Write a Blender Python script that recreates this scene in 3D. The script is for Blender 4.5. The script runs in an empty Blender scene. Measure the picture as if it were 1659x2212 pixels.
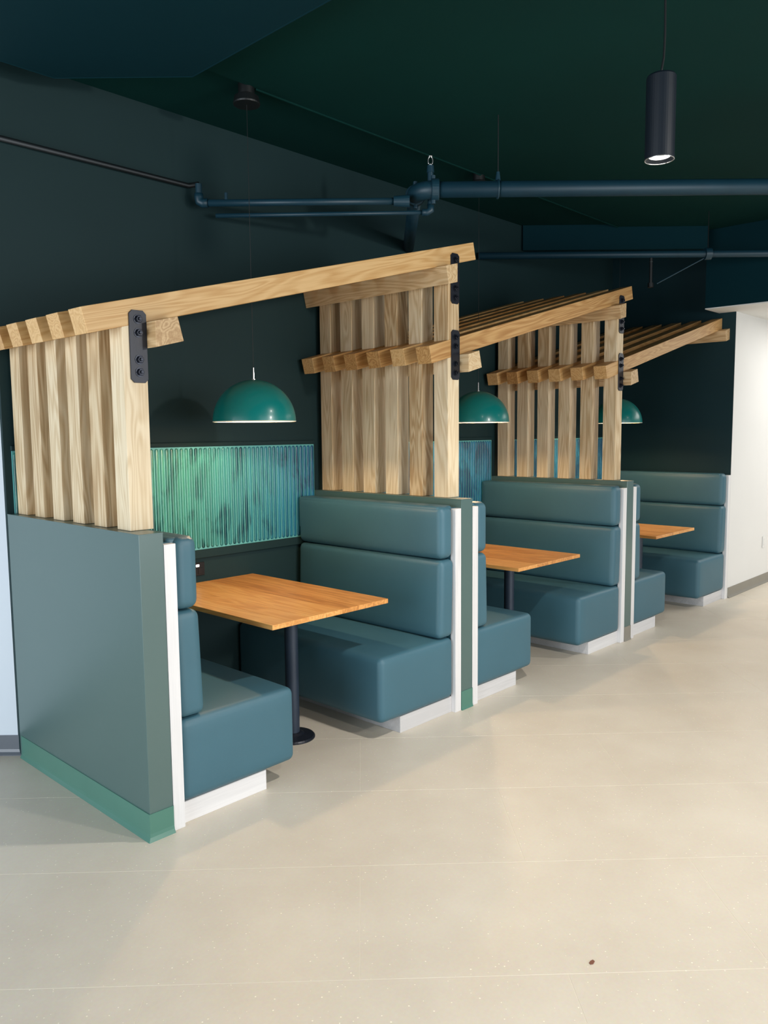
import bpy, bmesh, math, random
from mathutils import Vector, Matrix
random.seed(7)
SC = bpy.context.scene
COL = SC.collection

# ------------------------------------------------------------------ camera
CAM = (-1.5534, -2.7754, 1.627)
YAW, PITCH, ROLL, FPX = math.radians(43.4143), math.radians(5.7591), math.radians(-0.5291), 1711.45
fw = Vector((math.cos(YAW)*math.cos(PITCH), math.sin(YAW)*math.cos(PITCH), -math.sin(PITCH)))
r0 = Vector((math.sin(YAW), -math.cos(YAW), 0)); u0 = r0.cross(fw)
rt = r0*math.cos(ROLL)+u0*math.sin(ROLL); up = -r0*math.sin(ROLL)+u0*math.cos(ROLL)
cd = bpy.data.cameras.new('camera'); cam = bpy.data.objects.new('camera', cd); COL.objects.link(cam)
cam.matrix_world = Matrix(((rt.x, up.x, -fw.x, CAM[0]), (rt.y, up.y, -fw.y, CAM[1]), (rt.z, up.z, -fw.z, CAM[2]), (0, 0, 0, 1)))
cd.sensor_fit = 'HORIZONTAL'; cd.sensor_width = 36; cd.lens = FPX/1659*36
cd.clip_start = 0.05; cd.clip_end = 100
SC.camera = cam
# ------------------------------------------------------------------ world and lights
w = bpy.data.worlds.new('daylight'); SC.world = w; w.use_nodes = True
bg = w.node_tree.nodes['Background']; bg.inputs['Color'].default_value = (0.80, 0.90, 1.0, 1); bg.inputs['Strength'].default_value = 0.40

def area(name, loc, target, sx, sy, power, color):
    ld = bpy.data.lights.new(name, 'AREA'); ld.shape = 'RECTANGLE'; ld.size = sx; ld.size_y = sy
    ld.energy = power; ld.color = color
    o = bpy.data.objects.new(name, ld); COL.objects.link(o); o.location = loc
    o.rotation_euler = (Vector(target)-Vector(loc)).to_track_quat('-Z', 'Y').to_euler()
    return o
def spot(name, loc, target, power, color, ang=100, blend=0.6, rad=0.04):
    ld = bpy.data.lights.new(name, 'SPOT'); ld.energy = power; ld.color = color
    ld.spot_size = math.radians(ang); ld.spot_blend = blend; ld.shadow_soft_size = rad
    o = bpy.data.objects.new(name, ld); COL.objects.link(o); o.location = loc
    o.rotation_euler = (Vector(target)-Vector(loc)).to_track_quat('-Z', 'Y').to_euler()
    return o
area('window_light_left', (-5.5, -0.5, 1.35), (0, 0, 1.2), 5.0, 2.3, 310, (0.84, 0.92, 1.0))
area('window_light_front', (1.5, -7.5, 1.5), (2.6, 0, 1.1), 7.0, 2.1, 235, (0.94, 0.97, 1.0))
area('corridor_ceiling_light', (8.0, -1.8, 2.69), (8.0, -1.8, 0), 2.6, 2.6, 85, (1.0, 0.97, 0.93))
spot('aisle_spot_near', (1.45, -1.39, 2.62), (1.45, -1.39, 0), 130, (1.0, 0.95, 0.88), 150, 0.8, 0.045)
spot('added_spot_camera', (-0.4, -3.4, 2.75), (-0.4, -3.2, 0), 165, (1.0, 0.96, 0.90), 150, 0.9, 0.06)  # added spot without a fixture, brightens the floor near the camera
spot('aisle_spot_back', (1.75, -4.6, 2.6), (1.0, 0.9, 1.3), 230, (1.0, 0.95, 0.88), 90, 0.8, 0.12)
spot('added_spot_far', (4.6, -1.9, 2.7), (4.6, -1.9, 0), 80, (1.0, 0.95, 0.88), 150, 0.8, 0.05)  # added unseen spot, lights the far end of the aisle floor
SC.view_settings.view_transform = 'Standard'; SC.view_settings.look = 'None'
SC.view_settings.gamma = 1; SC.view_settings.use_curve_mapping = False
SC.view_settings.exposure = 0.0
SC.cycles.use_denoising = True
SC.cycles.max_bounces = 8; SC.cycles.diffuse_bounces = 5; SC.cycles.sample_clamp_indirect = 6

# ------------------------------------------------------------------ materials
def srgb(r, g, b):
    f = lambda c: (c/255/12.92) if c/255 <= 0.04045 else ((c/255+0.055)/1.055)**2.4
    return (f(r), f(g), f(b), 1)
def newmat(name):
    m = bpy.data.materials.new(name); m.use_nodes = True
    nt = m.node_tree; return m, nt, nt.nodes['Principled BSDF']
def N(nt, t, **k):
    n = nt.nodes.new(t)
    for a, v in k.items(): setattr(n, a, v)
    return n
def plain(name, col, rough=0.6, noise=0.06, nscale=3, bump=0.0, bscale=200, metal=0.0, coat=0.0, spec=0.5):
    m, nt, b = newmat(name)
    b.inputs['Roughness'].default_value = rough; b.inputs['Metallic'].default_value = metal
    b.inputs['Coat Weight'].default_value = coat; b.inputs['Coat Roughness'].default_value = 0.1
    b.inputs['Specular IOR Level'].default_value = spec
    tc = N(nt, 'ShaderNodeTexCoord')
    no = N(nt, 'ShaderNodeTexNoise'); no.inputs['Scale'].default_value = nscale; no.inputs['Detail'].default_value = 4
    nt.links.new(tc.outputs['Object'], no.inputs['Vector'])
    cr = N(nt, 'ShaderNodeValToRGB')
    cr.color_ramp.elements[0].position = 0.3; cr.color_ramp.elements[1].position = 0.7
    cr.color_ramp.elements[0].color = [c*(1-noise) for c in col[:3]]+[1]
    cr.color_ramp.elements[1].color = [min(1, c*(1+noise)) for c in col[:3]]+[1]
    nt.links.new(no.outputs['Fac'], cr.inputs['Fac']); nt.links.new(cr.outputs['Color'], b.inputs['Base Color'])
    if bump:
        n2 = N(nt, 'ShaderNodeTexNoise'); n2.inputs['Scale'].default_value = bscale; n2.inputs['Detail'].default_value = 3
        nt.links.new(tc.outputs['Object'], n2.inputs['Vector'])
        bp = N(nt, 'ShaderNodeBump'); bp.inputs['Strength'].default_value = bump; bp.inputs['Distance'].default_value = 0.002
        nt.links.new(n2.outputs['Fac'], bp.inputs['Height']); nt.links.new(bp.outputs['Normal'], b.inputs['Normal'])
    return m
def wood(name, dark, mid, light, axis, rough=0.5, vary=0.12, grain=1.0):
    m, nt, b = newmat(name); L = nt.links
    b.inputs['Roughness'].default_value = rough
    tc = N(nt, 'ShaderNodeTexCoord'); oi = N(nt, 'ShaderNodeObjectInfo')
    mul = N(nt, 'ShaderNodeMath', operation='MULTIPLY'); mul.inputs[1].default_value = 37.0
    L.new(oi.outputs['Random'], mul.inputs[0])
    add = N(nt, 'ShaderNodeVectorMath', operation='ADD')
    L.new(tc.outputs['Object'], add.inputs[0]); L.new(mul.outputs[0], add.inputs[1])
    mp = N(nt, 'ShaderNodeMapping'); L.new(add.outputs[0], mp.inputs['Vector'])
    s = [9.0, 9.0, 9.0]; s[axis] = 0.9; mp.inputs['Scale'].default_value = s
    n1 = N(nt, 'ShaderNodeTexNoise'); n1.inputs['Scale'].default_value = 1.0; n1.inputs['Detail'].default_value = 2; n1.inputs['Distortion'].default_value = 0.4
    L.new(mp.outputs[0], n1.inputs['Vector'])
    # cathedral rings: repeated bands of a slow noise
    rg = N(nt, 'ShaderNodeMath', operation='MULTIPLY'); rg.inputs[1].default_value = 75*grain; L.new(n1.outputs['Fac'], rg.inputs[0])
    sn = N(nt, 'ShaderNodeMath', operation='SINE'); L.new(rg.outputs[0], sn.inputs[0])
    mp2 = N(nt, 'ShaderNodeMapping'); s2 = [130.0]*3; s2[axis] = 4.0; mp2.inputs['Scale'].default_value = s2
    L.new(add.outputs[0], mp2.inputs['Vector'])
    n2 = N(nt, 'ShaderNodeTexNoise'); n2.inputs['Scale'].default_value = 1.0; n2.inputs['Detail'].default_value = 2; L.new(mp2.outputs[0], n2.inputs['Vector'])
    a1 = N(nt, 'ShaderNodeMath', operation='MULTIPLY_ADD'); a1.inputs[1].default_value = 0.17; a1.inputs[2].default_value = 0.5; L.new(sn.outputs[0], a1.inputs[0])
    a2 = N(nt, 'ShaderNodeMath', operation='MULTIPLY_ADD'); a2.inputs[1].default_value = 0.6; L.new(n2.outputs['Fac'], a2.inputs[0]); L.new(a1.outputs[0], a2.inputs[2])
    a3 = N(nt, 'ShaderNodeMath', operation='SUBTRACT'); a3.inputs[1].default_value = 0.30; L.new(a2.outputs[0], a3.inputs[0])
    # slow tone shift per piece
    a4 = N(nt, 'ShaderNodeMath', operation='MULTIPLY_ADD'); a4.inputs[1].default_value = 0.5; L.new(oi.outputs['Random'], a4.inputs[0]); 
    a5 = N(nt, 'ShaderNodeMath', operation='SUBTRACT'); a5.inputs[1].default_value = 0.25; L.new(a3.outputs[0], a4.inputs[2]); L.new(a4.outputs[0], a5.inputs[0])
    cr = N(nt, 'ShaderNodeValToRGB'); e = cr.color_ramp.elements
    e[0].position = 0.12; e[0].color = dark; e[1].position = 0.88; e[1].color = light
    x = e.new(0.48); x.color = mid
    L.new(a5.outputs[0], cr.inputs['Fac']); L.new(cr.outputs['Color'], b.inputs['Base Color'])
    bp = N(nt, 'ShaderNodeBump'); bp.inputs['Strength'].default_value = 0.12; bp.inputs['Distance'].default_value = 0.001
    L.new(n2.outputs['Fac'], bp.inputs['Height']); L.new(bp.outputs['Normal'], b.inputs['Normal'])
    return m
OAK = (srgb(176, 144, 102), srgb(210, 186, 148), srgb(230, 212, 180))
M_OAKZ = wood('oak_upright', *OAK, axis=2)
M_OAKX = wood('oak_rafter', srgb(170, 122, 68), srgb(198, 154, 97), srgb(216, 178, 124), axis=0, grain=1.2)
M_OAKY = wood('oak_header', srgb(174, 138, 94), srgb(204, 172, 128), srgb(222, 198, 158), axis=1)
M_TABLE = wood('table_oak', srgb(184, 122, 62), srgb(214, 150, 82), srgb(230, 174, 104), axis=1, rough=0.34, grain=0.8)
M_PLYX = wood('pale_ply_plinth', srgb(196, 195, 196), srgb(214, 213, 214), srgb(228, 227, 228), axis=0, rough=0.5, grain=0.12)
M_PLY = wood('pale_ply', srgb(198, 196, 196), srgb(220, 219, 220), srgb(232, 231, 232), axis=2, rough=0.5, grain=0.12)
M_WALLD = plain('dark_green_paint', srgb(28, 50, 52), 0.6, 0.05, 1.5, 0.05, 300, spec=0.2)
M_CEIL = plain('ceiling_paint', srgb(2, 44, 41), 0.8, 0.10, 1.2, spec=0.12)
M_DUCT = plain('duct_paint', srgb(2, 40, 48), 0.8, 0.05, 1.2, spec=0.12)
M_WHITE = plain('white_paint', srgb(224, 224, 222), 0.6, 0.01, 2)
M_WHITEL = plain('daylight_tinted_white', srgb(202, 211, 220), 0.6, 0.01, 2)  # white wall, with the bluish cast of daylight put into its colour
M_PANEL = plain('sage_grey_paint', srgb(72, 99, 97), 0.30, 0.03, 1.5, 0.02, 400, spec=0.9)
M_BASEG = plain('green_rubber_base', srgb(76, 124, 110), 0.30, 0.04, 4)
M_BASEN = plain('grey_rubber_base', srgb(92, 98, 106), 0.35, 0.04, 4)
M_BASEW = plain('taupe_rubber_base', srgb(134, 130, 120), 0.4, 0.04, 4)
M_VINYL = plain('teal_vinyl', srgb(60, 101, 116), 0.46, 0.05, 2.2, 0.25, 700)
M_SHELL = plain('teal_shell', srgb(40, 84, 98), 0.5, 0.05, 2, 0.2, 600)
M_METAL = plain('black_steel', srgb(32, 36, 46), 0.38, 0.08, 30, 0.1, 300, metal=0.3)
M_COLUMN = plain('column_steel', srgb(44, 56, 72), 0.4, 0.05, 10, 0.1, 500, metal=0.2)
M_BOLT = plain('bolt_steel', srgb(46, 50, 60), 0.28, 0.05, 30, metal=0.7)
M_CHROME = plain('bright_metal', srgb(220, 220, 220), 0.2, 0.02, 30, metal=0.9)
M_PIPE = plain('painted_pipe', srgb(16, 52, 66), 0.45, 0.06, 8)
M_SHADE = plain('glossy_teal_enamel', srgb(8, 116, 112), 0.28, 0.02, 2, coat=0.15)
M_SHADEIN = plain('white_enamel_inside', srgb(236, 226, 208), 0.4, 0.01, 2)
M_CORD = plain('black_cord', srgb(8, 14, 16), 0.5)
M_CYL = plain('matt_black_housing', srgb(12, 22, 32), 0.45, 0.03, 10)
M_SOCK = plain('black_plastic', srgb(20, 20, 22), 0.35)
M_RIB = plain('tile_grout', srgb(102, 174, 172), 0.3, 0.05, 4)
M_TOE = plain('dark_recess_vinyl', srgb(36, 44, 56), 0.4, 0.05, 6)
def emis(name, col, s):
    m, nt, b = newmat(name)
    b.inputs['Base Color'].default_value = col; b.inputs['Emission Color'].default_value = col; b.inputs['Emission Strength'].default_value = s
    return m
M_BULB = emis('warm_bulb', (1, 0.72, 0.42, 1), 14)
M_LED = emis('white_led', (1, 1, 1, 1), 2.5)
M_LENS = emis('lamp_lens', (1, 0.97, 0.92, 1), 6)

def floor_mat():
    m, nt, b = newmat('terrazzo_tile'); L = nt.links
    b.inputs['Roughness'].default_value = 0.42
    tc = N(nt, 'ShaderNodeTexCoord'); oi = N(nt, 'ShaderNodeObjectInfo'); ge = N(nt, 'ShaderNodeNewGeometry')
    n1 = N(nt, 'ShaderNodeTexNoise'); n1.inputs['Scale'].default_value = 2.2; n1.inputs['Detail'].default_value = 6; n1.inputs['Roughness'].default_value = 0.6
    L.new(ge.outputs['Position'], n1.inputs['Vector'])
    cr = N(nt, 'ShaderNodeValToRGB'); e = cr.color_ramp.elements
    e[0].position = 0.3; e[0].color = srgb(205, 195, 179); e[1].position = 0.72; e[1].color = srgb(215, 207, 192)
    L.new(n1.outputs['Fac'], cr.inputs['Fac'])
    # fine mottling
    n2 = N(nt, 'ShaderNodeTexNoise'); n2.inputs['Scale'].default_value = 90; n2.inputs['Detail'].default_value = 4
    L.new(ge.outputs['Position'], n2.inputs['Vector'])
    mx = N(nt, 'ShaderNodeMixRGB', blend_type='OVERLAY'); mx.inputs['Fac'].default_value = 0.10
    L.new(cr.outputs['Color'], mx.inputs['Color1']); L.new(n2.outputs['Color'], mx.inputs['Color2'])
    # pale flecks
    vo = N(nt, 'ShaderNodeTexVoronoi', feature='F1'); vo.inputs['Scale'].default_value = 62
    L.new(ge.outputs['Position'], vo.inputs['Vector'])
    sep = N(nt, 'ShaderNodeSeparateColor'); L.new(vo.outputs['Color'], sep.inputs['Color'])
    sz = N(nt, 'ShaderNodeMath', operation='MULTIPLY'); sz.inputs[1].default_value = 0.17; L.new(sep.outputs[0], sz.inputs[0])
    lt = N(nt, 'ShaderNodeMath', operation='LESS_THAN'); L.new(vo.outputs['Distance'], lt.inputs[0]); L.new(sz.outputs[0], lt.inputs[1])
    gt = N(nt, 'ShaderNodeMath', operation='GREATER_THAN'); gt.inputs[1].default_value = 0.45; L.new(sep.outputs[1], gt.inputs[0])
    am = N(nt, 'ShaderNodeMath', operation='MULTIPLY'); L.new(lt.outputs[0], am.inputs[0]); L.new(gt.outputs[0], am.inputs[1])
    am2 = N(nt, 'ShaderNodeMath', operation='MULTIPLY'); am2.inputs[1].default_value = 0.9; L.new(am.outputs[0], am2.inputs[0])
    mx2 = N(nt, 'ShaderNodeMixRGB'); mx2.inputs['Color2'].default_value = srgb(246, 240, 222)
    L.new(am2.outputs[0], mx2.inputs['Fac']); L.new(mx.outputs[0], mx2.inputs['Color1'])
    L.new(mx2.outputs[0], b.inputs['Base Color'])
    return m
M_FLOOR = floor_mat()
M_GROUT = plain('pale_grout', srgb(228, 221, 206), 0.8, 0.03, 20)

def glaze_mat():
    # hand-glazed colour, drifting from sea green to blue along the wall, with darker pooled patches
    m, nt, b = newmat('sea_glaze'); L = nt.links
    b.inputs['Roughness'].default_value = 0.28; b.inputs['Coat Weight'].default_value = 0.1
    ge = N(nt, 'ShaderNodeNewGeometry'); oi = N(nt, 'ShaderNodeObjectInfo')
    mp = N(nt, 'ShaderNodeMapping'); mp.inputs['Scale'].default_value = (5.5, 5.5, 2.6); L.new(ge.outputs['Position'], mp.inputs['Vector'])
    n1 = N(nt, 'ShaderNodeTexNoise'); n1.inputs['Scale'].default_value = 1.1; n1.inputs['Detail'].default_value = 6; n1.inputs['Distortion'].default_value = 1.2
    L.new(mp.outputs[0], n1.inputs['Vector'])
    cr = N(nt, 'ShaderNodeValToRGB'); e = cr.color_ramp.elements
    e[0].position = 0.38; e[0].color = srgb(18, 78, 74); e[1].position = 0.52; e[1].color = srgb(62, 138, 124)
    L.new(n1.outputs['Fac'], cr.inputs['Fac'])
    cr2 = N(nt, 'ShaderNodeValToRGB'); e = cr2.color_ramp.elements
    e[0].position = 0.38; e[0].color = srgb(8, 62, 96); e[1].position = 0.55; e[1].color = srgb(30, 112, 148)
    L.new(n1.outputs['Fac'], cr2.inputs['Fac'])
    sp = N(nt, 'ShaderNodeSeparateXYZ'); L.new(ge.outputs['Position'], sp.inputs[0])
    ad = N(nt, 'ShaderNodeMath', operation='MULTIPLY_ADD'); ad.inputs[1].default_value = 0.5; ad.inputs[2].default_value = -0.12; L.new(sp.outputs['X'], ad.inputs[0])
    fr = N(nt, 'ShaderNodeMapRange'); fr.inputs['From Min'].default_value = 1.0; fr.inputs['From Max'].default_value = 2.0
    L.new(sp.outputs['X'], fr.inputs['Value'])
    mx = N(nt, 'ShaderNodeMixRGB'); L.new(fr.outputs[0], mx.inputs['Fac']); L.new(cr.outputs['Color'], mx.inputs['Color1']); L.new(cr2.outputs['Color'], mx.inputs['Color2'])
    hs = N(nt, 'ShaderNodeHueSaturation'); ml = N(nt, 'ShaderNodeMapRange'); ml.inputs['To Min'].default_value = 0.86; ml.inputs['To Max'].default_value = 1.14
    L.new(oi.outputs['Random'], ml.inputs['Value']); L.new(ml.outputs[0], hs.inputs['Value']); L.new(mx.outputs[0], hs.inputs['Color'])
    L.new(hs.outputs[0], b.inputs['Base Color'])
    return m
M_GLAZE = glaze_mat()

# ------------------------------------------------------------------ helpers
def link(name, bm, mat, parent=None, loc=None, rot=None, smooth=False, mats=None):
    me = bpy.data.meshes.new(name); bmesh.ops.recalc_face_normals(bm, faces=bm.faces); bm.to_mesh(me); bm.free()
    for x in (mats or [mat]): me.materials.append(x)
    if smooth:
        for p in me.polygons: p.use_smooth = True
    o = bpy.data.objects.new(name, me); COL.objects.link(o)
    if loc: o.location = loc
    if rot: o.rotation_euler = rot
    if parent: o.parent = parent
    return o
def dupe(o, parent, loc=None, rot=None):
    c = o.copy(); COL.objects.link(c); c.parent = parent
    if loc is not None: c.location = loc
    if rot is not None: c.rotation_euler = rot
    return c
def copy_tree(o, parent=None):
    c = o.copy(); COL.objects.link(c); c.parent = parent
    for ch in list(o.children): copy_tree(ch, c)
    return c
def thing(name, label, cat, loc=(0, 0, 0), group=None):
    o = bpy.data.objects.new(name, None); COL.objects.link(o); o.location = loc; o.empty_display_size = 0.1
    o['label'] = label; o['category'] = cat
    if group: o['group'] = group
    return o
def tag(o, label, cat=None, group=None, kind=None):
    o['label'] = label
    if cat: o['category'] = cat
    if group: o['group'] = group
    if kind: o['kind'] = kind
    return o
def struct(o, label=None):
    o['kind'] = 'structure'
    if label: o['label'] = label
    return o
def box(bm, x0, x1, y0, y1, z0, z1, bev=0.0):
    v = [bm.verts.new((x, y, z)) for z in (z0, z1) for y in (y0, y1) for x in (x0, x1)]
    f = [(0, 2, 3, 1), (4, 5, 7, 6), (0, 1, 5, 4), (2, 6, 7, 3), (0, 4, 6, 2), (1, 3, 7, 5)]
    fs = [bm.faces.new([v[i] for i in q]) for q in f]
    if bev:
        es = set(e for g in fs for e in g.edges)
        bmesh.ops.bevel(bm, geom=list(es), offset=bev, segments=1, affect='EDGES')
def boxm(*a, bev=0.0):
    bm = bmesh.new(); box(bm, *a, bev=bev); return bm
def prism(bm, pts, axis, a, b, bev=0.0):
    """extrude a 2-D polygon along an axis; pts are the other two coordinates in x,y,z order"""
    def P(p, t):
        return {0: (t, p[0], p[1]), 1: (p[0], t, p[1]), 2: (p[0], p[1], t)}[axis]
    A = [bm.verts.new(P(p, a)) for p in pts]; B = [bm.verts.new(P(p, b)) for p in pts]
    fs = [bm.faces.new(A), bm.faces.new(B[::-1])]
    n = len(pts)
    for i in range(n): fs.append(bm.faces.new((A[i], A[(i+1) % n], B[(i+1) % n], B[i])))
    if bev:
        es = set(e for g in fs for e in g.edges)
        bmesh.ops.bevel(bm, geom=list(es), offset=bev, segments=1, affect='EDGES')
def prismm(pts, axis, a, b, bev=0.0):
    bm = bmesh.new(); prism(bm, pts, axis, a, b, bev); return bm
def lathe(bm, prof, seg=32, closed_top=True, closed_bot=True, c=(0, 0, 0)):
    rings = []
    for r, z in prof:
        if r < 1e-6: rings.append([bm.verts.new((c[0], c[1], c[2]+z))])
        else: rings.append([bm.verts.new((c[0]+r*math.cos(2*math.pi*i/seg), c[1]+r*math.sin(2*math.pi*i/seg), c[2]+z)) for i in range(seg)])
    for A, B in zip(rings, rings[1:]):
        for i in range(seg):
            j = (i+1) % seg
            if len(A) == 1 and len(B) == 1: continue
            if len(A) == 1: bm.faces.new((A[0], B[i], B[j]))
            elif len(B) == 1: bm.faces.new((A[i], A[j], B[0]))
            else: bm.faces.new((A[i], A[j], B[j], B[i]))
    if closed_bot and len(rings[0]) > 1: bm.faces.new(rings[0][::-1])
    if closed_top and len(rings[-1]) > 1: bm.faces.new(rings[-1])
def lathem(prof, seg=32, **k):
    bm = bmesh.new(); lathe(bm, prof, seg, **k); return bm
def tube(bm, pts, r, seg=16):
    """round tube through points"""
    pts = [Vector(p) for p in pts]; rs = r if isinstance(r, (list, tuple)) else [r]*len(pts)
    rings = []
    ref = None
    for i, p in enumerate(pts):
        d = (pts[min(i+1, len(pts)-1)]-pts[max(i-1, 0)]).normalized()
        if ref is None: ref = Vector((0, 0, 1)) if abs(d.z) < 0.9 else Vector((1, 0, 0))
        a = (ref-d*ref.dot(d)).normalized(); b = d.cross(a); ref = a
        rings.append([bm.verts.new(p+(a*math.cos(2*math.pi*k/seg)+b*math.sin(2*math.pi*k/seg))*rs[i]) for k in range(seg)])
    for A, B in zip(rings, rings[1:]):
        for k in range(seg):
            j = (k+1) % seg; bm.faces.new((A[k], A[j], B[j], B[k]))
    bm.faces.new(rings[0][::-1]); bm.faces.new(rings[-1])
def tubem(pts, r, seg=16):
    bm = bmesh.new(); tube(bm, pts, r, seg); return bm
def rbox(x0, x1, y0, y1, z0, z1, r, bulge=(0, 0, 0), k=4, mid=8, lean=0.0, leanz=None):
    """upholstered block: rounded edges and slightly crowned faces"""
    def coords(a, b):
        c = [a+r*(1-math.cos(math.pi/2*i/k)) for i in range(k+1)]
        c += [a+r+(b-a-2*r)*i/mid for i in range(1, mid)]
        c += [b-r*(1-math.cos(math.pi/2*i/k)) for i in range(k, -1, -1)]
        return c
    X, Y, Z = coords(x0, x1), coords(y0, y1), coords(z0, z1)
    bm = bmesh.new(); V = {}
    lo = Vector((x0+r, y0+r, z0+r)); hi = Vector((x1-r, y1-r, z1-r)); ce = (lo+hi)/2; ha = Vector((x1-x0, y1-y0, z1-z0))/2
    def vert(p):
        key = tuple(round(c, 6) for c in p)
        if key in V: return V[key]
        q = Vector(p); inn = Vector([min(max(q[i], lo[i]), hi[i]) for i in range(3)])
        d = q-inn
        if d.length > 1e-9: q = inn+d.normalized()*r
        n = Vector([(q[i]-ce[i])/ha[i] for i in range(3)])
        for i in range(3):
            if bulge[i]:
                f = 1
                for j in range(3):
                    if j != i: f *= max(0.0, 1-abs(n[j])**4)
                q[i] += bulge[i]*n[i]*f
        if lean and leanz: q.x += lean*(q.z-leanz)
        V[key] = bm.verts.new(q); return V[key]
    def grid(A, B, mk):
        for i in range(len(A)-1):
            for j in range(len(B)-1):
                bm.faces.new([vert(mk(A[i], B[j])), vert(mk(A[i+1], B[j])), vert(mk(A[i+1], B[j+1])), vert(mk(A[i], B[j+1]))])
    for z in (z0, z1): grid(X, Y, lambda a, b: (a, b, z))
    for y in (y0, y1): grid(X, Z, lambda a, b: (a, y, b))
    for x in (x0, x1): grid(Y, Z, lambda a, b: (x, a, b))
    return bm

# ------------------------------------------------------------------ measures
L = 1.262; T = 0.106; TP = 0.053; H = 1.239; HP = 1.19
PX = [0.0, 2.0234, 4.0619]; XW = 6.185
SY, SWD, SD, SP, SO = 0.1267, 0.1036, 0.1031, 0.1972, 0.0362
RX0, RZ0, SL, RD, RL = -0.1294, 2.1052, 0.2527, 0.0987, 2.509
ZC = 3.42

# ------------------------------------------------------------------ the room
fl = struct(link('floor', boxm(-9, 15, -9, 4, -0.15, -0.0007), M_GROUT))
q = math.sqrt(2)
pitch_w, pitch_l = 0.885/q, 1.77/q
tile_me = None
rows = range(-3, 11)
for i in rows:
    c0 = -1.195+0.885*i
    d0 = -0.58+0.885*(1 if i % 2 else 0)
    for j in range(-4, 6):
        dd = d0+1.77*j
        cx = ((c0+0.4425)+(dd+0.885))/2; cy = ((c0+0.4425)-(dd+0.885))/2
        # only where the room's floor can be seen
        if not (-3.2 < cx < 11.5 and -5.2 < cy < 1.6): continue
        if cy > 1.1 and cx > 0: continue
        if cx > 6.4 and cy > 0.4: continue
        if tile_me is None:
            t = link('floor_tile', boxm(-pitch_l/2+0.0008, pitch_l/2-0.0008, -pitch_w/2+0.0008, pitch_w/2-0.0008, -0.012, 0, bev=0.0005), M_FLOOR, fl)
            tile_me = t
        else: t = dupe(tile_me, fl)
        t.location = (cx, cy, 0); t.rotation_euler = (0, 0, -math.pi/4)

struct(link('wall_back', boxm(0.0, 7.5, L, L+0.15, 0, ZC+0.02), M_WALLD))
bm = bmesh.new(); d = Vector((-0.6866, 0.727))
c1 = Vector((0.022, L)); c2 = c1+d*6; nrm = Vector((0.727, 0.6866))*0.12
prism(bm, [tuple(c1), tuple(c2), tuple(c2+nrm), tuple(c1+nrm)], 2, 0, ZC, 0)
struct(link('wall_left', bm, M_WHITEL))
bm = bmesh.new(); o_ = Vector((-0.727, -0.6866))
prof = [(0.0, 0.103), (0.004, 0.103), (0.004, 0.03), (0.008, 0.016), (0.018, 0.004), (0.018, 0.0), (0.0, 0.0)]
A = [bm.verts.new((*(c1+d*(-0.0)+o_*(p+0.0005)), z)) for p, z in prof]; B = [bm.verts.new((*(c1+d*6+o_*(p+0.0005)), z)) for p, z in prof]
bm.faces.new(A); bm.faces.new(B[::-1])
for i in range(len(prof)): bm.faces.new((A[i], A[(i+1) % len(prof)], B[(i+1) % len(prof)], B[i]))
struct(link('baseboard_left', bm, M_BASEN))
# end wall (dark face towards the booths) and the white corridor wall that turns off its corner
struct(link('wall_far', boxm(XW, XW+0.02, 0.002, L, 0, ZC), plain('deep_teal_paint', srgb(20, 48, 54), 0.6, 0.05, 1.5, spec=0.2)))
struct(link('wall_right', boxm(XW+0.0005, 14, 0.0, 0.0018, 0, 2.717), M_WHITE))
struct(link('trim_1', boxm(XW+0.021, 14, 0.002, 0.15, 0, ZC), M_WHITE))
bm = bmesh.new()
prism(bm, [(0.0, 0.10), (-0.004, 0.10), (-0.004, 0.03), (-0.008, 0.016), (-0.02, 0.004), (-0.02, 0.0), (0, 0)], 0, XW+0.012, 14)
struct(link('baseboard_right', bm, M_BASEW))
# ceiling: main plane, deeper strip along the back wall, lowered soffit at the left, corridor bulkhead
struct(link('ceiling', boxm(-9, 15, -9, 6, ZC, ZC+0.12), M_CEIL))
struct(link('ceiling_panel', boxm(0.68, 5.6, -8.5, 0.64, ZC-0.022, ZC-0.001), M_CEIL))
bm = prismm([(-8.5, 1.034), (0.239, 1.034), (0.687, 0.559), (0.687, -8.5), (-8.5, -8.5)], 2, 3.30, ZC-0.001)
struct(link('ceiling_soffit', bm, M_DUCT))
struct(link('trim_2', tubem([(-3, 1.034, 3.305), (0.239, 1.034, 3.305), (0.687, 0.559, 3.305), (0.687, -4.5, 3.305)], 0.007, 8), M_DUCT))
struct(link('trim_3', tubem([(1.12, 0.64, 3.395), (5.1, 0.64, 3.395)], 0.006, 8), M_CEIL))
XB = 5.843
struct(link('ceiling_bulkhead', boxm(XB, 14, -8.5, 0.159, 2.725, ZC-0.002), M_DUCT))
struct(link('ceiling_corridor', boxm(XB, 14, -8.5, 0.159, 2.715, 2.7245), M_WHITE))
# white switch plate
t = thing('wall_plate', 'small white blank wall plate on the white corridor wall', 'wall plate', (7.17, -0.002, 0.445))
link('plate', boxm(-0.038, 0.038, -0.007, 0, -0.06, 0.06, bev=0.002), M_WHITE, t)
link('cover_insert', boxm(-0.018, 0.018, -0.010, -0.006, -0.035, 0.035, bev=0.0015), M_WHITE, t)

# ledge trims above and below the tile, dado strip
k = 4
for i, x in enumerate(PX):
    xe = PX[i+1] if i < 2 else XW
    struct(link('trim_%d' % k, boxm(x+T, xe, L-0.016, L, 0.885, 0.936, bev=0.003), M_WALLD)); k += 1
    struct(link('trim_%d' % k, boxm(x+T if i else 0.03, xe, L-0.014, L, 1.553, 1.578, bev=0.003), M_WALLD)); k += 1

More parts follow.
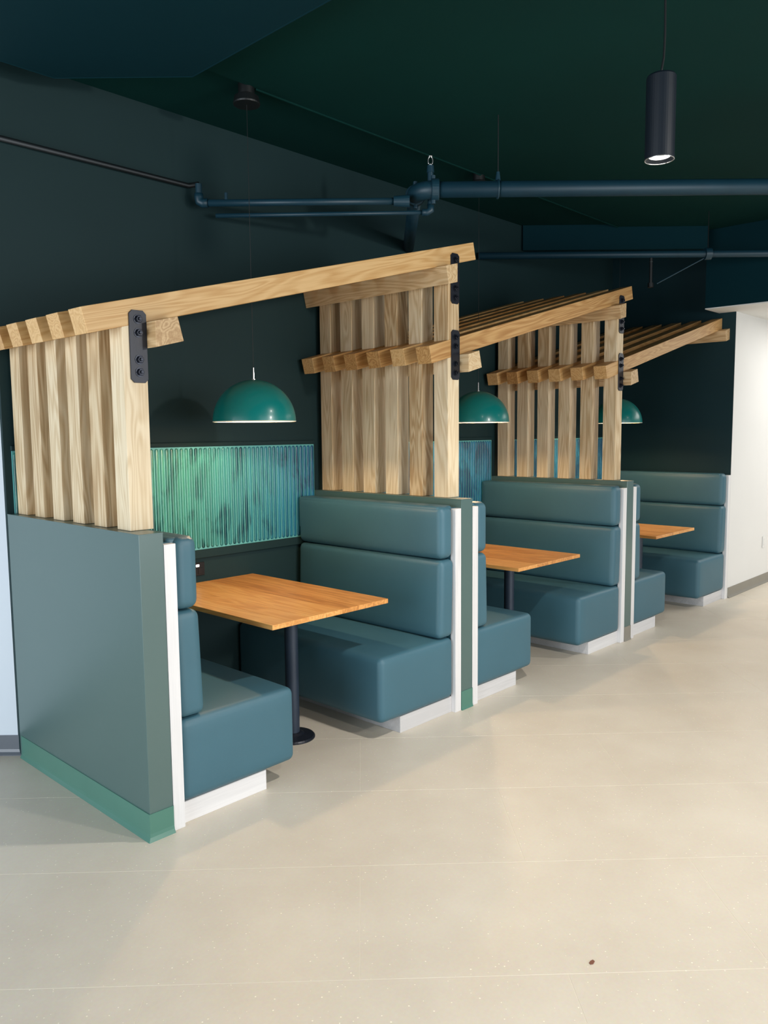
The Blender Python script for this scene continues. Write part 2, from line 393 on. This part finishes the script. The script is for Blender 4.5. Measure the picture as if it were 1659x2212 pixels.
# ------------------------------------------------------------------ fluted tile panels
flute_me = None
names = ['nearest', 'middle', 'farthest']
def flute(w, h, dep, n=6):
    bm = bmesh.new(); r = w/2
    # outline loops from the flat rim up to the crown
    def outline(s, y):
        pts = []; rr = r*s
        for a in range(n+1):
            t_ = math.pi*a/n; pts.append(bm.verts.new((rr*math.cos(t_), y, h/2-r+rr*math.sin(t_))))
        for a in range(n+1):
            t_ = math.pi+math.pi*a/n; pts.append(bm.verts.new((rr*math.cos(t_), y, -h/2+r+rr*math.sin(t_))))
        return pts
    loops = [outline(1.0, 0.0), outline(0.97, -dep*0.45), outline(0.75, -dep*0.82), outline(0.4, -dep)]
    for A, B in zip(loops, loops[1:]):
        for i in range(len(A)):
            j = (i+1) % len(A); bm.faces.new((A[i], A[j], B[j], B[i]))
    bm.faces.new(loops[-1])
    return bm
P_FL = 0.0325
for i, x in enumerate(PX):
    xa = (x+T+0.0 if i else 0.035); xb = (PX[i+1] if i < 2 else XW)-0.004
    t = thing('fluted_tile_panel', 'glossy sea-green fluted tile band on dark wall behind the %s booth' % names[i], 'tile panel', ((xa+xb)/2, L-0.0012, 0.937), 'fluted tile bands behind the booths')
    link('grout_bed', boxm(xa-(xa+xb)/2, xb-(xa+xb)/2, -0.008, 0, 0, 0.614), M_RIB, t)
    n = int((xb-xa)/P_FL); off = ((xb-xa)-n*P_FL)/2+P_FL/2
    for j in range(n):
        px = xa+off+j*P_FL-(xa+xb)/2
        if flute_me is None:
            f = link('flute_tile', flute(P_FL-0.0075, 0.600, 0.008), M_GLAZE, t, smooth=True); flute_me = f
        else: f = dupe(flute_me, t)
        f.location = (px, -0.0065, 0.307)

# ------------------------------------------------------------------ partitions
desc = ['nearest sage-grey low partition at the left with long green cove base',
        'low partition between the nearest and the middle booth, narrow grey-green end',
        'low partition between the middle and the farthest booth, narrow grey end']
for i, x in enumerate(PX):
    t = thing('partition', desc[i], 'partition', (x, 0, 0), 'low partitions between booths')
    link('partition_panel', boxm(0, T, 0, L-0.001, 0.0, H, bev=0.0015), M_PANEL, t)
    link('cap', boxm(-0.0005, T+0.0005, -0.0005, L-0.001, H-0.004, H+0.0015, bev=0.0007), M_PANEL, t)
    bm = bmesh.new()
    prof = [(0.004, 0.112), (0.004, 0.030), (0.006, 0.016), (0.012, 0.006), (0.015, 0.0)] if i == 0 else [(0.003, 0.112), (0.003, 0.02), (0.005, 0.01), (0.008, 0.004), (0.009, 0.0)]
    lox = 1.0 if i == 0 else 0.0
    loops = []
    for o2, z in prof+[(-0.001, 0.0)]:
        ox = o2*lox
        pts = [(-ox if lox else 0.0, L-0.025 if lox else 0.03), (-ox if lox else 0.0, -o2), (T, -o2), (T, 0.03)]
        loops.append([bm.verts.new((a, b, z)) for a, b in pts])
    for A, B in zip(loops, loops[1:]):
        for j in range(3): bm.faces.new((A[j], A[j+1], B[j+1], B[j]))
    top = [bm.verts.new((a, b, 0.112)) for a, b in [(0.001, L-0.025), (0.001, 0.001), (T, 0.001), (T, 0.03)]]
    for j in range(3): bm.faces.new((loops[0][j], loops[0][j+1], top[j+1], top[j]))
    link('cove_base', bm, M_BASEG if i < 2 else M_BASEW, t)

# ------------------------------------------------------------------ oak pergolas
ca, sa, ta = math.cos(SL), math.sin(SL), math.tan(SL)
def raf_top(xr, tn=ta): return RZ0+(xr-RX0)*tn          # z of the rafter's top edge at x from the partition
def make_bracket(parent, x, z0, z1, bolts):
    br = link('bracket_plate', prismm([(0.0, 0.014), (0.014, 0), (0.061, 0), (0.075, 0.014), (0.075, z1-z0-0.014), (0.061, z1-z0), (0.014, z1-z0), (0, z1-z0-0.014)], 1, -0.006, 0, 0.0008), M_METAL, parent, loc=(x, SY-0.0007, z0))
    for b in bolts:
        bm = bmesh.new()
        lathe(bm, [(0.019, 0), (0.019, 0.003), (0.012, 0.0032)], 20, closed_top=False)
        lathe(bm, [(0.0145, 0.003), (0.0145, 0.013), (0.0125, 0.0145), (0.0075, 0.0145), (0.0075, 0.020), (0.0055, 0.0215)], 6)
        o = link('bolt', bm, M_BOLT, br, loc=(0.0375, -0.0058, b-z0), rot=(math.pi/2, 0, 0))
for i, x in enumerate(PX):
    sl = SL if i < 2 else 0.2445
    c_, s_, t_ = math.cos(sl), math.sin(sl), math.tan(sl)
    rl = RL if i < 2 else (XW-x-RX0)/c_ 
    t = thing('oak_pergola', ['oak slat screen and sloping rafters over the nearest booth', 'oak slat screen and sloping rafters over the middle booth', 'oak slat screen and sloping rafters over the farthest booth'][i], 'pergola', (x, 0, H), 'oak pergolas over the booths')
    zo = -H
    # lower slats stand on the partition and carry the rafters
    for k2 in range(6):
        y = SY+SP*k2; x0, x1 = SO, SO+SD
        bot = 0.0025
        tp = [(raf_top(x0, t_)-RD/c_)+zo, (raf_top(x1, t_)-RD/c_)+zo]
        bm = prismm([(0, 0), (SD, 0), (SD, tp[1]-bot), (0, tp[0]-bot)], 1, 0, SWD, 0.0012)
        link('slat', bm, M_OAKZ, t, loc=(x0, y, bot))
    if i > 0:   # upper slats run on to the higher rafters of the booth before
        for k2 in range(6):
            y = SY+SP*k2; x0, x1 = SO, SO+SD; pxr = PX[i]-PX[i-1]
            b0, b1 = raf_top(x0, t_)+zo+0.0005, raf_top(x1, t_)+zo+0.0005
            a0, a1 = raf_top(pxr+x0)-RD/ca+zo-0.001, raf_top(pxr+x1)-RD/ca+zo-0.001
            bm = prismm([(0, 0), (SD, b1-b0), (SD, a1-b0), (0, a0-b0)], 1, 0, SWD, 0.0012)
            link('slat', bm, M_OAKZ, t, loc=(x0, y, b0))
    # rafters
    for k2 in range(6):
        y = SY+SP*k2
        if i < 2: bm = boxm(0, rl, 0, SWD, -RD, 0, bev=0.0015)
        else: bm = prismm([(0, 0), (0, -RD), (rl-RD*t_-0.006, -RD), (rl-0.006, 0)], 1, 0, SWD, 0.0015)
        link('rafter', bm, M_OAKX, t, loc=(RX0, y, RZ0+zo), rot=(0, -sl, 0))
    # header beam at the low end, on the booth side of the slats
    def header(xl, right_vertical):
        zb = lambda xx: raf_top(xx, t_)-RD/c_+zo-0.0005
        if not right_vertical:
            w_ = 0.102
            pts = [(xl, zb(xl)), (xl+w_, zb(xl+w_)), (xl+w_+0.1*s_, zb(xl+w_)-0.1*c_), (xl, zb(xl)-0.1/c_)]
        else:
            w_ = 0.102
            pts = [(xl, zb(xl)), (xl, zb(xl)-0.1/c_), (xl-w_+0.1*s_*0.9, zb(xl-w_)-0.1*c_), (xl-w_, zb(xl-w_))]
        zref = pts[0][1]
        bm = prismm([(a-xl, b-zref) for a, b in pts], 1, 0, L-0.055-0.004, 0.0012)
        link('header_beam', bm, M_OAKY, t, loc=(xl, 0.055, zref))
    header(SO+SD+0.0005, False)
    header((PX[i+1]-x+SO-0.0005) if i < 2 else XW-x-0.001, True)
    make_bracket(t, 0.064, (1.831 if i == 0 else 1.926)+zo, (2.115 if i == 0 else 2.21)+zo, [b+zo for b in ((1.873, 1.922, 2.027, 2.080) if i == 0 else (1.966, 2.018, 2.118, 2.168))])
    if i > 0: make_bracket(t, 0.060, 2.358+zo, 2.641+zo, [b+zo for b in (2.392, 2.444, 2.550, 2.603)])

# ------------------------------------------------------------------ benches
def make_bench(label, side, x, group='upholstered booth benches'):
    """side +1: back at x, seat towards +x. -1: mirrored."""
    t = thing('booth_bench', label, 'bench', (x, 0, 0), group)
    def m(bm):
        if side < 0: bmesh.ops.scale(bm, vec=(-1, 1, 1), verts=bm.verts)
        return bm
    def S(*a, **k2): return link(*a, **k2)
    S('back_panel', m(boxm(0.0, TP, 0.0, 0.035, 0, HP, bev=0.001)), M_PLY, t)
    S('back_shell', m(boxm(0.002, TP-0.002, 0.036, L-0.024, 0.1, HP+0.004, bev=0.002)), M_SHELL, t)
    S('plinth', m(boxm(TP+0.0005, 0.500, 0.028, L-0.002, 0, 0.092, bev=0.001)), M_PLYX, t)
    S('seat_cushion', m(rbox(TP+0.001, TP+0.612, 0.012, L-0.008, 0.092, 0.446, 0.034, (0.004, 0.003, 0.008))), M_VINYL, t, smooth=True)
    S('back_cushion', m(rbox(TP+0.002, TP+0.128, 0.012, L-0.026, 0.452, 0.902, 0.034, (0.008, 0.002, 0.003), lean=-0.03, leanz=0.46)), M_VINYL, t, smooth=True)
    S('head_cushion', m(rbox(TP-0.020, TP+0.110, 0.038, L-0.026, 1.0, 1.208, 0.018, (0.002, 0.001, 0.002))), M_VINYL, t, smooth=True)
    S('head_cushion', m(rbox(TP+0.002, TP+0.114, 0.012, L-0.026, 0.908, 1.208, 0.038, (0.006, 0.002, 0.003))), M_VINYL, t, smooth=True)
    return t
for i, x in enumerate(PX):
    n = names[i]
    make_bench('teal vinyl bench on the left side of the %s booth' % n, 1, x+T+0.0015)
    make_bench('teal vinyl bench on the right side of the %s booth' % n, -1, (PX[i+1] if i < 2 else XW)-0.0015)

# ------------------------------------------------------------------ tables
TZ = 0.74; TX0, TX1, TY0, TY1 = 0.704, 1.490, 0.079, L-0.003
def make_table(label):
    t = thing('booth_table', label, 'table', (1.097, 0.42, 0), 'booth tables')
    n = 7; wd = (TX1-TX0)/n
    for k2 in range(n):
        bm = boxm(0.0002, wd-0.0002, 0, TY1-TY0, -0.024, 0, bev=0.0011)
        link('plank', bm, M_TABLE, t, loc=(TX0-1.097+k2*wd, TY0-0.42, TZ))
    link('mounting_plate', boxm(-0.16, 0.16, -0.16, 0.16, TZ-0.031, TZ-0.0245, bev=0.001), M_METAL, t)
    link('column', lathem([(0.036, 0.016), (0.036, TZ-0.0315)], 32), M_COLUMN, t, smooth=False)
    link('base_disc', lathem([(0.118, 0.0), (0.118, 0.006), (0.112, 0.013), (0.06, 0.022), (0.045, 0.03), (0.036, 0.032)], 40), M_METAL, t)
    link('wall_cleat', boxm(-0.30, 0.30, TY1-0.42-0.035, TY1-0.42, TZ-0.06, TZ-0.0245, bev=0.001), M_METAL, t)
    return t
tb = make_table('oak plank table in the nearest booth on a dark round column')
for i in (1, 2):
    c = copy_tree(tb); c.location = (1.097+PX[i], 0.42, 0)
    c['label'] = 'oak plank table in the %s booth on a dark round column' % names[i]

# ------------------------------------------------------------------ dome pendants
def make_pendant(label, X):
    R = 0.221; Y = 0.671; zr = 1.690
    t = thing('pendant_lamp', label, 'lamp', (X, Y, zr), 'dome pendants over the tables')
    prof_out = [(R*math.cos(a), 0.222*math.sin(a)) for a in [math.pi/2*k2/18 for k2 in range(18)]]+[(0.012, 0.222)]
    link('shade', lathem(prof_out, 64, closed_top=True, closed_bot=False), M_SHADE, t, smooth=True)
    prof_in = [(R*math.cos(a)*0.986, 0.216*math.sin(a)) for a in [math.pi/2*k2/18 for k2 in range(18)]]+[(0.0001, 0.216)]
    link('shade_lining', lathem(prof_in, 64, closed_top=False, closed_bot=False), M_SHADEIN, t, smooth=True)
    bm = bmesh.new(); tube(bm, [(R*0.993*math.cos(a), R*0.993*math.sin(a), 0) for a in [2*math.pi*k2/64 for k2 in range(65)]], 0.0028, 8)
    link('rim', bm, M_SHADEIN, t, smooth=True)
    link('stem', lathem([(0.011, 0.221), (0.011, 0.225), (0.0045, 0.226), (0.0035, 0.285)], 12), M_CHROME, t)
    link('cord', lathem([(0.0014, 0.285), (0.0014, 1.64)], 8), M_CORD, t)
    link('ceiling_canopy', lathem([(0.068, 1.625), (0.070, 1.632), (0.062, 1.665), (0.042, 1.675), (0.042, 1.728)], 32), M_CORD, t)
    link('bulb', lathem([(0.0001, 0.120), (0.018, 0.123), (0.028, 0.137), (0.028, 0.152), (0.016, 0.172), (0.014, 0.20)], 20), M_BULB, t, smooth=True)
    ld = bpy.data.lights.new('pendant_light', 'SPOT'); ld.energy = 26; ld.color = (1.0, 0.70, 0.40); ld.shadow_soft_size = 0.03
    ld.spot_size = math.radians(172); ld.spot_blend = 0.08
    lo = bpy.data.objects.new('pendant_light', ld); COL.objects.link(lo); lo.parent = t; lo.location = (0, 0, 0.088)
    return t
for i, X in enumerate((1.085, 3.085, 5.19)):
    make_pendant('glossy teal dome pendant lamp hanging over the %s table' % names[i], X)

# ------------------------------------------------------------------ black cylinder downlight
t = thing('cylinder_downlight', 'matt black cylinder downlight hanging above the aisle, lit', 'lamp', (1.452, -1.392, 2.648))
link('housing', lathem([(0.052, 0.0), (0.0545, 0.004), (0.0545, 0.298), (0.050, 0.305), (0.012, 0.307)], 40, closed_bot=False), M_CYL, t, smooth=False)
bm = bmesh.new(); tube(bm, [(0.053*math.cos(a), 0.053*math.sin(a), 0) for a in [2*math.pi*k2/40 for k2 in range(41)]], 0.002, 6)
link('trim_ring', bm, M_CHROME, t, smooth=True)
link('baffle', lathem([(0.0515, 0.001), (0.040, 0.012), (0.0385, 0.016)], 40, closed_bot=False, closed_top=False), M_CYL, t)
link('lens', lathem([(0.039, 0.012), (0.039, 0.015)], 32), M_LENS, t)
link('cord', tubem([(0, 0, 0.305), (0.001, 0, 0.33), (0.007, -0.004, 0.37), (0.009, -0.006, 0.45), (0.008, -0.004, 0.6), (0.004, 0, 0.72)], 0.0045, 8), M_CORD, t, smooth=True)
link('ceiling_canopy', lathem([(0.055, 0.72), (0.055, 0.739)], 24), M_CYL, t)

# ------------------------------------------------------------------ power outlet on the wall
t = thing('power_outlet', 'black wall power outlet with lit charging port above nearest table', 'outlet', (1.068, L-0.0015, 0.821))
link('faceplate', boxm(-0.060, 0.060, -0.007, 0, -0.040, 0.040, bev=0.002), M_SOCK, t)
for sx_ in (-0.032, 0.030): link('socket', boxm(sx_-0.016, sx_+0.016, -0.0095, -0.0065, -0.03, 0.006, bev=0.001), M_SOCK, t)
link('charging_port', boxm(-0.001, 0.022, -0.0095, -0.0065, 0.014, 0.028, bev=0.003), M_LED, t)
# ------------------------------------------------------------------ sprinkler pipes under the ceiling
ru = Vector((0.6866, -0.727, 0)).normalized(); fu = Vector((0.727, 0.6866, 0)).normalized()
def pp(base, s): b = Vector(base); return b+ru*s
t = thing('sprinkler_main', 'thick dark blue main pipe across ceiling above the nearest booths, rod-hung', 'pipe', (2.05, 0.195, 2.99))
def rel(v): return Vector(v)-Vector((2.05, 0.195, 2.99))
base = Vector((2.05, 0.195, 2.993))
link('pipe', tubem([rel(base+ru*0.0), rel(base+ru*6.0)], 0.0435, 24), M_PIPE, t, smooth=True)
e0 = base-ru*0.09
arc = [rel(base-ru*0.0)]+[rel(base-ru*(0.02+0.10*math.sin(a))+fu*(0.10*(1-math.cos(a)))) for a in [math.pi/2*k2/8 for k2 in range(9)]]
link('elbow', tubem(arc, 0.050, 24), M_PIPE, t, smooth=True)
e1 = base-ru*0.12+fu*0.10
bend_len = (L-e1.y)/fu.y
link('wall_run', tubem([rel(e1), rel(e1+fu*(bend_len-0.002))], 0.040, 24), M_PIPE, t, smooth=True)
for bs, rr, ax in ((base+ru*(-0.012), 0.060, ru), (e1+fu*0.012, 0.058, fu)):
    cp = link('coupling', tubem([rel(bs-ax*0.022), rel(bs-ax*0.018), rel(bs+ax*0.018), rel(bs+ax*0.022)], [rr*0.93, rr, rr, rr*0.93], 24), M_PIPE, t)
    for s2 in (1, -1):
        link('bolt', tubem([rel(bs+Vector((0, 0, s2*(rr-0.008)))-ax*0.01), rel(bs+Vector((0, 0, s2*(rr+0.018)))-ax*0.01)], 0.013, 8), M_PIPE, cp)
hg = base+ru*0.345
link('hanger_rod', tubem([rel(hg+Vector((0, 0, 0.06))), rel(Vector((hg.x, hg.y, ZC-0.023)))], 0.003, 8), M_CORD, t)
bm = bmesh.new(); tube(bm, [rel(hg+Vector((0, 0, 0)))+fu*0.048*math.cos(a)+Vector((0, 0, 0.048*math.sin(a))) for a in [2*math.pi*k2/20 for k2 in range(21)]], 0.006, 6)
link('hanger_ring', bm, M_PIPE, t, smooth=True)
link('hanger_nut', tubem([rel(hg+Vector((0, 0, 0.046))), rel(hg+Vector((0, 0, 0.095)))], [0.016, 0.009], 8), M_PIPE, t)
# branch pipe with elbow, and a black run for the shadow line on the wall
b0 = Vector((1.116, 1.174, 2.930)); b1 = b0+ru*1.105
t = thing('sprinkler_branch', 'thinner dark blue branch pipe elbowing onto the back wall at left', 'pipe', tuple(b0))
rb = lambda v: Vector(v)-b0
link('pipe', tubem([rb(b0+ru*0.03), rb(b1)], 0.0195, 18), M_PIPE, t, smooth=True)
link('end_fitting', tubem([rb(b1), rb(b1+ru*0.09)], [0.028, 0.036], 18), M_PIPE, t)
link('elbow', tubem([rb(b0+ru*0.05), rb(b0+ru*0.02), rb(b0+ru*0.004+Vector((0, 0, 0.008))), rb(b0+Vector((0, 0, 0.03))), rb(b0+Vector((0, 0, 0.052)))], 0.0255, 16), M_PIPE, t, smooth=True)
link('riser', tubem([rb(b0+Vector((0, 0, 0.05))), rb(b0+Vector((0, 0, 0.105)))], 0.018, 14), M_PIPE, t)
link('wall_run', tubem([rb(b0+Vector((0, 0, 0.104))), rb(Vector((1.09, 1.238, 3.034))), rb(Vector((0.0, 1.238, 3.034)))], 0.014, 14), M_CORD, t, smooth=True)  # black instead of pipe blue: the pipe's wall shadow is put into its colour
link('stub', tubem([rb(b0+ru*0.155), rb(b0+ru*0.155+Vector((0, 0, 0.055)))], 0.009, 10), M_PIPE, t)
# lower drop with upright sprinkler head
l0 = Vector((1.236, 1.185, 2.885)); l1 = Vector((2.095, 0.282, 2.893))
t = thing('sprinkler_riser', 'thin dark pipe turning up to bright upright sprinkler head beside main', 'pipe', tuple(l0))
rl_ = lambda v: Vector(v)-l0
link('pipe', tubem([rl_(l0), rl_(l1-ru*0.02)], 0.0125, 14), M_PIPE, t, smooth=True)
link('elbow', tubem([rl_(l1-ru*0.05), rl_(l1-ru*0.02), rl_(l1+Vector((0, 0, 0.012))), rl_(l1+Vector((0, 0, 0.045)))], 0.021, 14), M_PIPE, t, smooth=True)
link('riser', tubem([rl_(l1+Vector((0, 0, 0.03))), rl_(l1+Vector((0, 0, 0.225)))], 0.017, 14), M_PIPE, t)
link('reducer', tubem([rl_(l1+Vector((0, 0, 0.222))), rl_(l1+Vector((0, 0, 0.262)))], [0.022, 0.019], 14), M_PIPE, t)
bm = bmesh.new(); hc = l1+Vector((0, 0, 0.283))
pts = [rl_(hc+ru*0.0135*math.cos(a)+Vector((0, 0, 0.024*math.sin(a)+0.006))) for a in [math.radians(-60+300*k2/16) for k2 in range(17)]]
tube(bm, pts, 0.0034, 8); tube(bm, [rl_(hc+Vector((0, 0, 0.028))), rl_(hc+Vector((0, 0, 0.033)))], 0.012, 12); tube(bm, [rl_(hc-Vector((0, 0, 0.022))), rl_(hc-Vector((0, 0, 0.012)))], 0.012, 12)
link('sprinkler_head', bm, M_CHROME, t, smooth=True)
# far pipe
f0 = Vector((3.845, 1.24, 3.058))
t = thing('sprinkler_line', 'dark pipe crossing in front of the fascia above the farthest booth', 'pipe', tuple(f0))
rf = lambda v: Vector(v)-f0
link('pipe', tubem([rf(f0), rf(f0+ru*5.6)], 0.0285, 20), M_PIPE, t, smooth=True)
cpx = f0+ru*1.883
link('coupling', tubem([rf(cpx-ru*0.025), rf(cpx+ru*0.025)], 0.048, 20), M_PIPE, t)
link('hanger_rod', tubem([rf(cpx+Vector((0, 0, 0.04))), rf(Vector((cpx.x, cpx.y, ZC-0.002)))], 0.003, 8), M_CORD, t)
dx = f0+ru*1.42
link('brace_rod', tubem([rf(cpx-ru*0.03-Vector((0, 0, 0.035))), rf(dx+ru*0.05+Vector((0, 0, -0.235)))], 0.005, 8), M_PIPE, t)
hd = link('drop', tubem([rf(dx-Vector((0, 0, 0.03))), rf(dx-Vector((0, 0, 0.24)))], 0.013, 12), M_CORD, t)
link('sprinkler_head', tubem([rf(dx-Vector((0, 0, 0.028))), rf(dx-Vector((0, 0, 0.062)))], [0.006, 0.014], 10), M_CHROME, t)
link('end_cup', tubem([rf(dx-Vector((0, 0, 0.23))), rf(dx-Vector((0, 0, 0.265)))], 0.024, 14), M_CORD, t)
# drop fascia below the ceiling, running diagonally to the bulkhead
g0 = Vector((4.52, 1.2615)); rr2 = Vector((ru.x, ru.y)); ff2 = Vector((fu.x, fu.y))
g1 = g0+rr2*1.62
bm = bmesh.new(); g0 = g0-ff2*0.03; g1 = g1-ff2*0.03
prism(bm, [tuple(g0), tuple(g1), tuple(g1+ff2*0.04), (g0.x+0.062, 1.2618), (g0.x+0.02, 1.2618)], 2, 3.205, ZC-0.002)
struct(link('ceiling_fascia', bm, M_DUCT))

# small brown crumb on the aisle floor
bm = bmesh.new(); prism(bm, [(-0.012, -0.003), (-0.004, -0.008), (0.010, -0.005), (0.013, 0.003), (0.002, 0.006), (-0.009, 0.004)], 2, 0.0, 0.002, 0.0005)
tag(link('leaf_scrap', bm, plain('brown_scrap', srgb(120, 76, 58), 0.8), loc=(0.534, -1.661, 0.0002)), 'tiny brown scrap lying alone on the beige tile floor', 'debris')
